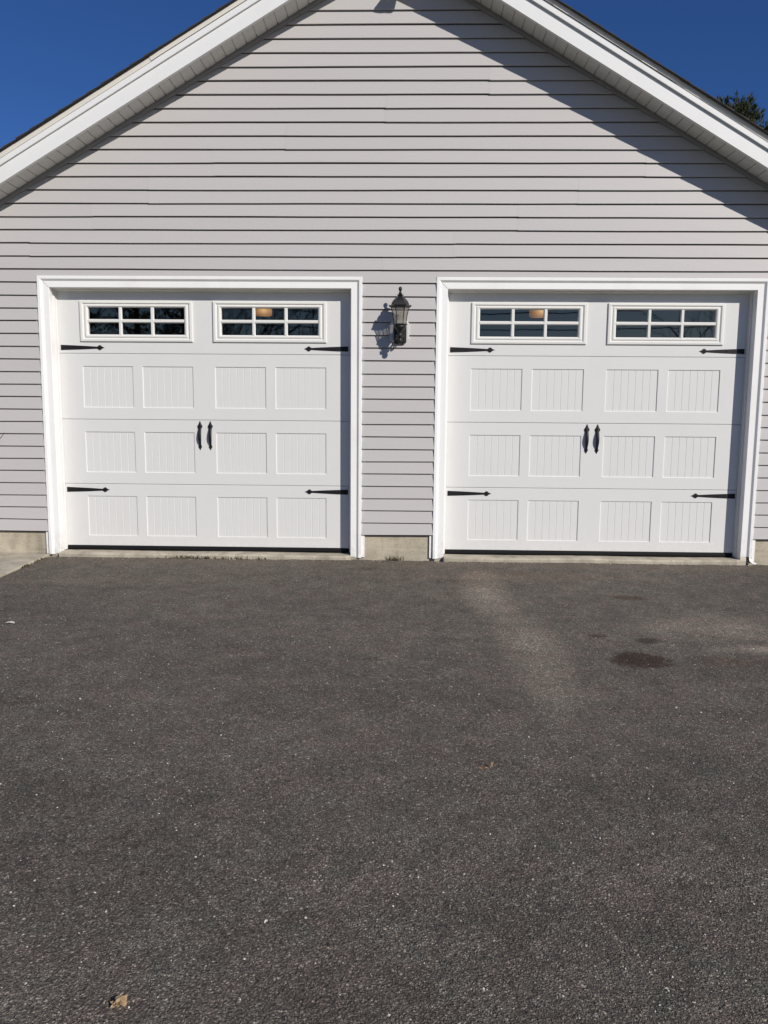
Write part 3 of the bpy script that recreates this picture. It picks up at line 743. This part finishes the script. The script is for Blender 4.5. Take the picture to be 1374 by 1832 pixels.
# ------------------------------------------------------------------ flood light high on the gable (its shadow falls into the picture)
fx, fy, fz = 1.80, -.27, 3.395 + ZO
fl = thing('security_light', 'small twin-headed security light fixed high under the garage gable peak', 'security light', (fx, YB, fz))
FINV = Matrix.Translation((-fx, -YB, -fz))
def FP(b, n, mat, smooth=False):
    o = b.build(n, mat, None, smooth=smooth); o.parent = fl; o.matrix_parent_inverse = FINV; return o
b = MB(); k = len(b.v); b.lathe([(.055, 0), (.055, .02), (.045, .035), (.02, .04), (.012, .06)], (0, 0, 0), 18)
for i in range(k, len(b.v)): px, py, pz = b.v[i]; b.v[i] = (fx + px, YB - pz + .006, fz + py)
FP(b, 'base_plate', M['lampwhite'], True)
for sd in (-1, 1):
    b = MB(); hx = fx + sd * .035
    b.tube([(fx + sd * .01, YB - .05, fz), (hx, YB - .085, fz + .008), (hx, YB - .11, fz - .005), (hx, YB - .16, fz - .045), (hx, YB - .165, fz - .049)], [.010, .014, .030, .046, .042], 14)
    FP(b, 'lamp_head', M['lampwhite'], True)

# ------------------------------------------------------------------ lit ceiling lights inside, seen through the panes
def ceiling_light(x, y, z, label):
    t = thing('ceiling_light', label, 'ceiling light', (x, y, CEIL), 'lit lamps inside the garage')
    b = MB(); b.lathe([(.09, 0), (.113, -.008), (.113, -.145), (.105, -.15), (.02, -.152)], (0, 0, z - CEIL + .13), 28); b.build('lamp_shade', M['shade'], t, smooth=False)
    b = MB(); b.lathe([(.07, -.0005), (.07, -.02), (.02, -.028), (.012, -.03), (.012, z - CEIL + .125)], (0, 0, 0), 20); b.build('canopy', M['lampwhite'], t)
ceiling_light(.100, 2.6, 2.565, 'amber drum lamp glowing behind the left door\'s right window')
ceiling_light(3.512, 2.6, 2.565, 'amber drum lamp glowing behind the right door\'s left window')

# ------------------------------------------------------------------ weeds, pebbles, litter
def blade(b, x, y, z, h, lean, ang, w=.004):
    dx, dy = math.cos(ang), math.sin(ang); nx, ny = -dy * w, dx * w
    p1 = (x + dx * lean * .4, y + dy * lean * .4, z + h * .6); p2 = (x + dx * lean, y + dy * lean, z + h)
    b.face([(x - nx, y - ny, z), (x + nx, y + ny, z), (p1[0] + nx * .8, p1[1] + ny * .8, p1[2]), (p1[0] - nx * .8, p1[1] - ny * .8, p1[2])])
    b.face([(p1[0] - nx * .8, p1[1] - ny * .8, p1[2]), (p1[0] + nx * .8, p1[1] + ny * .8, p1[2]), p2])
rw = random.Random(11); b = MB()
for (cx, n, sp_, h) in ((-.28, 26, .05, .022), (-.20, 50, .06, .03), (-.12, 30, .04, .035), (-.04, 40, .06, .028), (.06, 50, .06, .03), (.18, 26, .05, .022), (.33, 45, .05, .034), (.55, 26, .04, .025), (-.5, 12, .05, .015), (.9, 8, .06, .015), (2.9, 8, .1, .012), (4.0, 8, .12, .012)):
    for _ in range(int(n * .55)):
        x = cx + rw.gauss(0, sp_); y = -.178 - rw.random() * .03
        blade(b, x, y, gz(y) - .004, h * 1.5 * rw.uniform(.4, 1.1), h * rw.uniform(.2, .9), rw.uniform(0, 6.28), rw.uniform(.002, .0045))
for (x0, y0) in ((-1.475, -.30), (-1.47, -.42), (-1.468, -.62), (-1.468, -.66)):
    for _ in range(22):
        x = x0 + rw.gauss(0.01, .014); y = y0 + rw.gauss(0, .03)
        blade(b, x, y, gz(y), rw.uniform(.012, .03), rw.uniform(.005, .02), rw.uniform(0, 6.28), rw.uniform(.002, .004))
tag(b.build('weeds', M['weed'], None, recalc=False, weld=False), 'sparse olive weeds sprouting along the concrete edges', 'weeds', kind='stuff')
b = MB()
for _ in range(70):
    x = 1.80 + rw.gauss(0, .035); y = -.125 - rw.random() * .03
    blade(b, x, y, gz(y) - .006, rw.uniform(.02, .065), rw.uniform(.01, .05), rw.uniform(2.6, 6.8), rw.uniform(.0018, .0035))
tag(b.build('grass_tuft', M['weed'], None, recalc=False, weld=False), 'small dry grass tuft at the foot of the wall between the doors', 'grass tuft')
def rock(b, c, r, rnd, flat=.7, mi=0):
    vs = [(1, 0, 0), (-1, 0, 0), (0, 1, 0), (0, -1, 0), (0, 0, 1), (0, 0, -1)]
    q = Quaternion((rnd.gauss(0, 1), rnd.gauss(0, 1), rnd.gauss(0, 1), rnd.gauss(0, 1))).normalized()
    k = len(b.v)
    for v in vs:
        p = q @ (Vector(v) * r * rnd.uniform(.65, 1.25)); b.vert((c[0] + p.x, c[1] + p.y, c[2] + p.z * flat))
    for f in ((0, 2, 4), (2, 1, 4), (1, 3, 4), (3, 0, 4), (2, 0, 5), (1, 2, 5), (3, 1, 5), (0, 3, 5)): b.idx([k + i for i in f], mi)
b = MB()
for _ in range(1100):
    y = -2.2 - 4.2 * rw.random(); x = rw.uniform(-1.2, 5.0); r = rw.choice((.0020, .0026, .0032, .0045)); rock(b, (x, y, gz(y) + r * .3), r, rw, .7, 1)
for _ in range(11000):
    y = -.2 - 6.6 * rw.random() ** .8; x = rw.uniform(-1.4, 5.6); r = rw.choice((.0014, .0018, .0022, .0026, .0032, .0042)) * (1.5 if rw.random() < .03 else 1)
    rock(b, (x, y, gz(y) + r * .25), r, rw)
for _ in range(1500):      # crumbs washed against the concrete
    x = rw.uniform(-1.4, 5.3); y = -.185 - abs(rw.gauss(0, .035)); r = rw.uniform(.002, .006); rock(b, (x, y, gz(y) + r * .2), r, rw)
tag(b.build('loose_grit', [M['pebble'], M['stone']], None, weld=False), 'loose mixed grit scattered over the asphalt driveway', 'grit', kind='stuff')
# pale scrap, near left
b = MB(); px, py = -.71, -2.396
ring = [(.00, -.012), (.030, -.018), (.060, -.008), (.052, .008), (.030, .014), (.006, .008)]
pts = [(px - .04 + x, py + y, gz(py) + .006 + .006 * math.sin(x * 60)) for x, y in ring]
b.prism(pts, (0, 0, .004)); tag(bevel(b.build('paper_scrap', M['paper']), .001), 'pale scrap lying on the asphalt near the concrete walkway', 'litter')
b = MB(); rock(b, (3.216, -3.681, gz(-3.681) + .006), .011, random.Random(4), .8); bb = b.build('stone', M['stone'])
tag(bb, 'single pale stone lying on the asphalt before the right door', 'stone'); sm = bb.modifiers.new('s', 'SUBSURF'); sm.levels = sm.render_levels = 1
# crumpled leaves
def leaf(x, y, r, name, label, seed):
    b = MB(); rn = random.Random(seed)
    for k in range(9):
        a0 = rn.uniform(0, 6.28); d = rn.uniform(0, r * .55); cxx, cyy = x + d * math.cos(a0), y + d * math.sin(a0); rr_ = r * rn.uniform(.3, .62)
        N = 9; z0 = gz(y) + .004 + .002 * k
        ring = [(cxx + rr_ * rn.uniform(.55, 1.2) * math.cos(2 * math.pi * i / N), cyy + rr_ * rn.uniform(.55, 1.2) * math.sin(2 * math.pi * i / N), z0 + rn.uniform(-.003, .008)) for i in range(N)]
        cc = (cxx, cyy, z0 + .004)
        for i in range(N): b.face([cc, ring[i], ring[(i + 1) % N]])
    tag(b.build(name, M['leaf'], None, recalc=False), label, 'dead leaf')
leaf(1.185, -5.675, .027, 'dead_leaf', 'crumpled tan dead leaf on the nearest asphalt', 8)
leaf(2.242, -4.354, .0065, 'dead_leaf', 'tiny rusty dead leaf flake in the middle of the driveway', 9)

# ------------------------------------------------------------------ shrub whose one twig reaches into the picture
sh = thing('bare_shrub', 'leafless shrub twig poking in before the siding at far left', 'shrub', (-2.75, -.45, 0))
SINV = Matrix.Translation((2.75, .45, 0))
b = MB(); rn = random.Random(21)
tip = Vector((-1.760, -.30, PZ(-.428)))
b.tube([(-2.75, -.45, -.03), (-2.62, -.42, .5), (-2.30, -.36, .93), (-1.95, -.32, .95), (-1.86, -.305, 1.035), tuple(tip)], [.010, .008, .005, .004, .0036, .0026], 6)
for k in range(9):
    a = rn.uniform(1.6, 4.6); h = rn.uniform(.6, 1.2); l = rn.uniform(.1, .35)
    m1 = (-2.75 + l * .4 * math.cos(a), -.45 + l * .4 * math.sin(a), h * .55)
    e = (-2.75 + l * math.cos(a), -.45 + l * math.sin(a), h)
    b.tube([(-2.75, -.45, -.03), m1, e], [.009, .006, .002], 5)
    for q in range(3):
        s_ = Vector(m1).lerp(Vector(e), rn.uniform(.1, .8)); d_ = Vector((rn.uniform(-.2, .05), rn.uniform(-.12, .12), rn.uniform(.1, .3)))
        b.tube([s_, s_ + d_], [.003, .0012], 4)
o = b.build('stems', M['twig']); o.parent = sh; o.matrix_parent_inverse = SINV

# ------------------------------------------------------------------ trees
def pine(name, label, loc, H, seed, group, R=2.6, low=.25, dense=1.0):
    t = thing(name, label, 'tree', loc, group); rn = random.Random(seed)
    b = MB(); b.tube([(0, 0, -.3), (.05, 0, H * .4), (-.05, .04, H * .75), (0, 0, H * .985)], [.26, .19, .09, .015], 8)
    nb = MB()
    z = H * low
    while z < H * .985:
        f = (z - H * low) / (H * (1 - low)); rad = R * (1 - f) ** (.75 if dense <= 1 else .55) * rn.uniform(.8, 1.15) + .28
        nbr = int(rn.randint(4, 6) * dense)
        for q in range(nbr):
            a = rn.uniform(0, 6.28); ln = rad * rn.uniform(.6, 1.1); rise = ln * rn.uniform(.15, .5) + .25 * f
            p0 = Vector((0, 0, z)); p1 = p0 + Vector((math.cos(a) * ln, math.sin(a) * ln, rise))
            pm = p0.lerp(p1, .55) - Vector((0, 0, .06 * ln))
            b.tube([p0, pm, p1], [.03 * (1 - f) + .012, .015, .006], 4, False)
            cnt = int((5 + ln * 6) * dense)
            for c in range(cnt):
                s_ = rn.uniform(.35, 1.05); pc = p0.lerp(p1, s_) + Vector((rn.gauss(0, .12), rn.gauss(0, .12), rn.gauss(.03, .08)))
                tdir = Vector((math.cos(a) * .5 + rn.gauss(0, .35), math.sin(a) * .5 + rn.gauss(0, .35), .75)).normalized()
                tl = rn.uniform(.16, .34)
                q_ = tdir.to_track_quat('Z', 'Y')
                for w in range(6):       # a tuft of narrow needle bundles
                    aa = w * 1.05 + rn.uniform(-.3, .3); sp_ = rn.uniform(.15, .6)
                    d = q_ @ Vector((math.cos(aa) * sp_, math.sin(aa) * sp_, 1)).normalized()
                    side = d.cross(Vector((rn.gauss(0, 1), rn.gauss(0, 1), rn.gauss(0, 1)))).normalized() * .022
                    nb.face([pc - side, pc + side, pc + d * tl])
        z += rn.uniform(.28, .45) * (1.25 - .6 * f)
    b.build('trunk', M['bark'], t); nb.build('crown', M['needle'], t, recalc=False, weld=False); return t
pine('pine_tree', 'dark pine top showing above the right roof slope', (16.25, 30, -.02), 14.85, 41, 'pines beyond the roof', 2.2, .6, 1.9)
pine('pine_tree', 'dark pine at the right edge lower than its neighbour', (18.3, 30.5, -.02), 13.95, 52, 'pines beyond the roof', 2.4, .55, 1.9)

# trees and wires across the street, seen mirrored in the door windows
def bare_tree(label, loc, H, seed, spread=.55, group='bare trees mirrored in the windows'):
    t = thing('bare_tree', label, 'tree', loc, group); rn = random.Random(seed); tb, bb = MB(), MB()
    def grow(p, d, ln, r, depth):
        pts = [p]; dd = d.copy(); rads = [r]
        for k in range(3):
            dd = (dd + Vector((rn.gauss(0, .16), rn.gauss(0, .16), rn.gauss(.05, .10)))).normalized(); pts.append(pts[-1] + dd * ln / 3); rads.append(r * (1 - .14 * (k + 1)))
        (tb if depth == 0 else bb).tube(pts, rads, 6 if depth < 2 else 4, False)
        if depth >= 5: return
        for k in range(3 if depth else 5):
            at = rn.uniform(.35, 1.0) if k else 1.0; i = min(2, int(at * 3)); pp = pts[i].lerp(pts[i + 1], at * 3 - i)
            ax = Vector((rn.gauss(0, 1), rn.gauss(0, 1), rn.gauss(0, .5))).normalized()
            nd = (dd + ax * spread * rn.uniform(.7, 1.3)).normalized()
            grow(pp, nd, ln * rn.uniform(.62, .82), rads[i] * rn.uniform(.5, .68), depth + 1)
    grow(Vector((0, 0, -.3)), Vector((0, 0, 1)), H * .32, H * .022, 0)
    tb.build('trunk', M['bark'], t); bb.build('branches', M['bark'], t, weld=False, recalc=False); return t
bare_tree('bare tree mirrored in the left door\'s right window, left part', (-5.0, -21, -.25), 8.6, 3)
bare_tree('bare tree mirrored in the left door\'s right window, middle', (-3.5, -19.5, -.25), 8.0, 5)
bare_tree('bare tree mirrored in the left door\'s right window, right part', (-2.0, -20.5, -.25), 7.6, 8)
bare_tree('bare tree mirrored at the right end of the right door\'s windows', (12.6, -20, -.25), 7.6, 13)
pp = pine('pine_tree', 'dense pine mirrored dark in the leftmost window, near side', (-10.4, -37, -.3), 13, 61, 'pines mirrored in the leftmost window', 3.4, .1)
for (x, y, s_, rz, lab) in ((-13.3, -38, 1.05, 1.0, 'dense pine mirrored dark in the leftmost window, middle'), (-16.2, -36.5, .95, 2.2, 'dense pine mirrored dark in the leftmost window, far side')):
    c = copy_tree(pp); c.location = (x, y, -.3); c.scale = (s_,) * 3; c.rotation_euler = (0, 0, rz); c['label'] = lab
def upole(x, lab):
    t = thing('utility_pole', lab, 'utility pole', (x, -31, -.3), 'utility poles across the street')
    b = MB(); b.lathe([(.15, 0), (.13, 4), (.10, 8.2)], (0, 0, 0), 10); b.build('pole', M['pole'], t)
    b = MB(); b.box(-.05, .05, -.9, .9, 7.4, 7.52); b.build('crossarm', M['pole'], t)
upole(-20.5, 'wooden utility pole carrying the near end of the wires'); upole(27, 'wooden utility pole carrying the far end of the wires')
for (za, zb, yy, sag, lab) in ((7.24, 7.24, -30.5, 1.38, 'upper black utility wire mirrored in the right door windows'), (6.3, 6.0, -30.85, 1.0, 'lower black utility wire mirrored in the right door windows')):
    b = MB(); pts = []
    for k in range(41):
        t_ = k / 40; pts.append((-20.5 + 47.5 * t_, yy, za + (zb - za) * t_ - sag * 4 * t_ * (1 - t_)))
    b.tube(pts, .024, 6); tag(b.build('utility_wire', M['wire']), lab, 'wire', 'wires across the street')
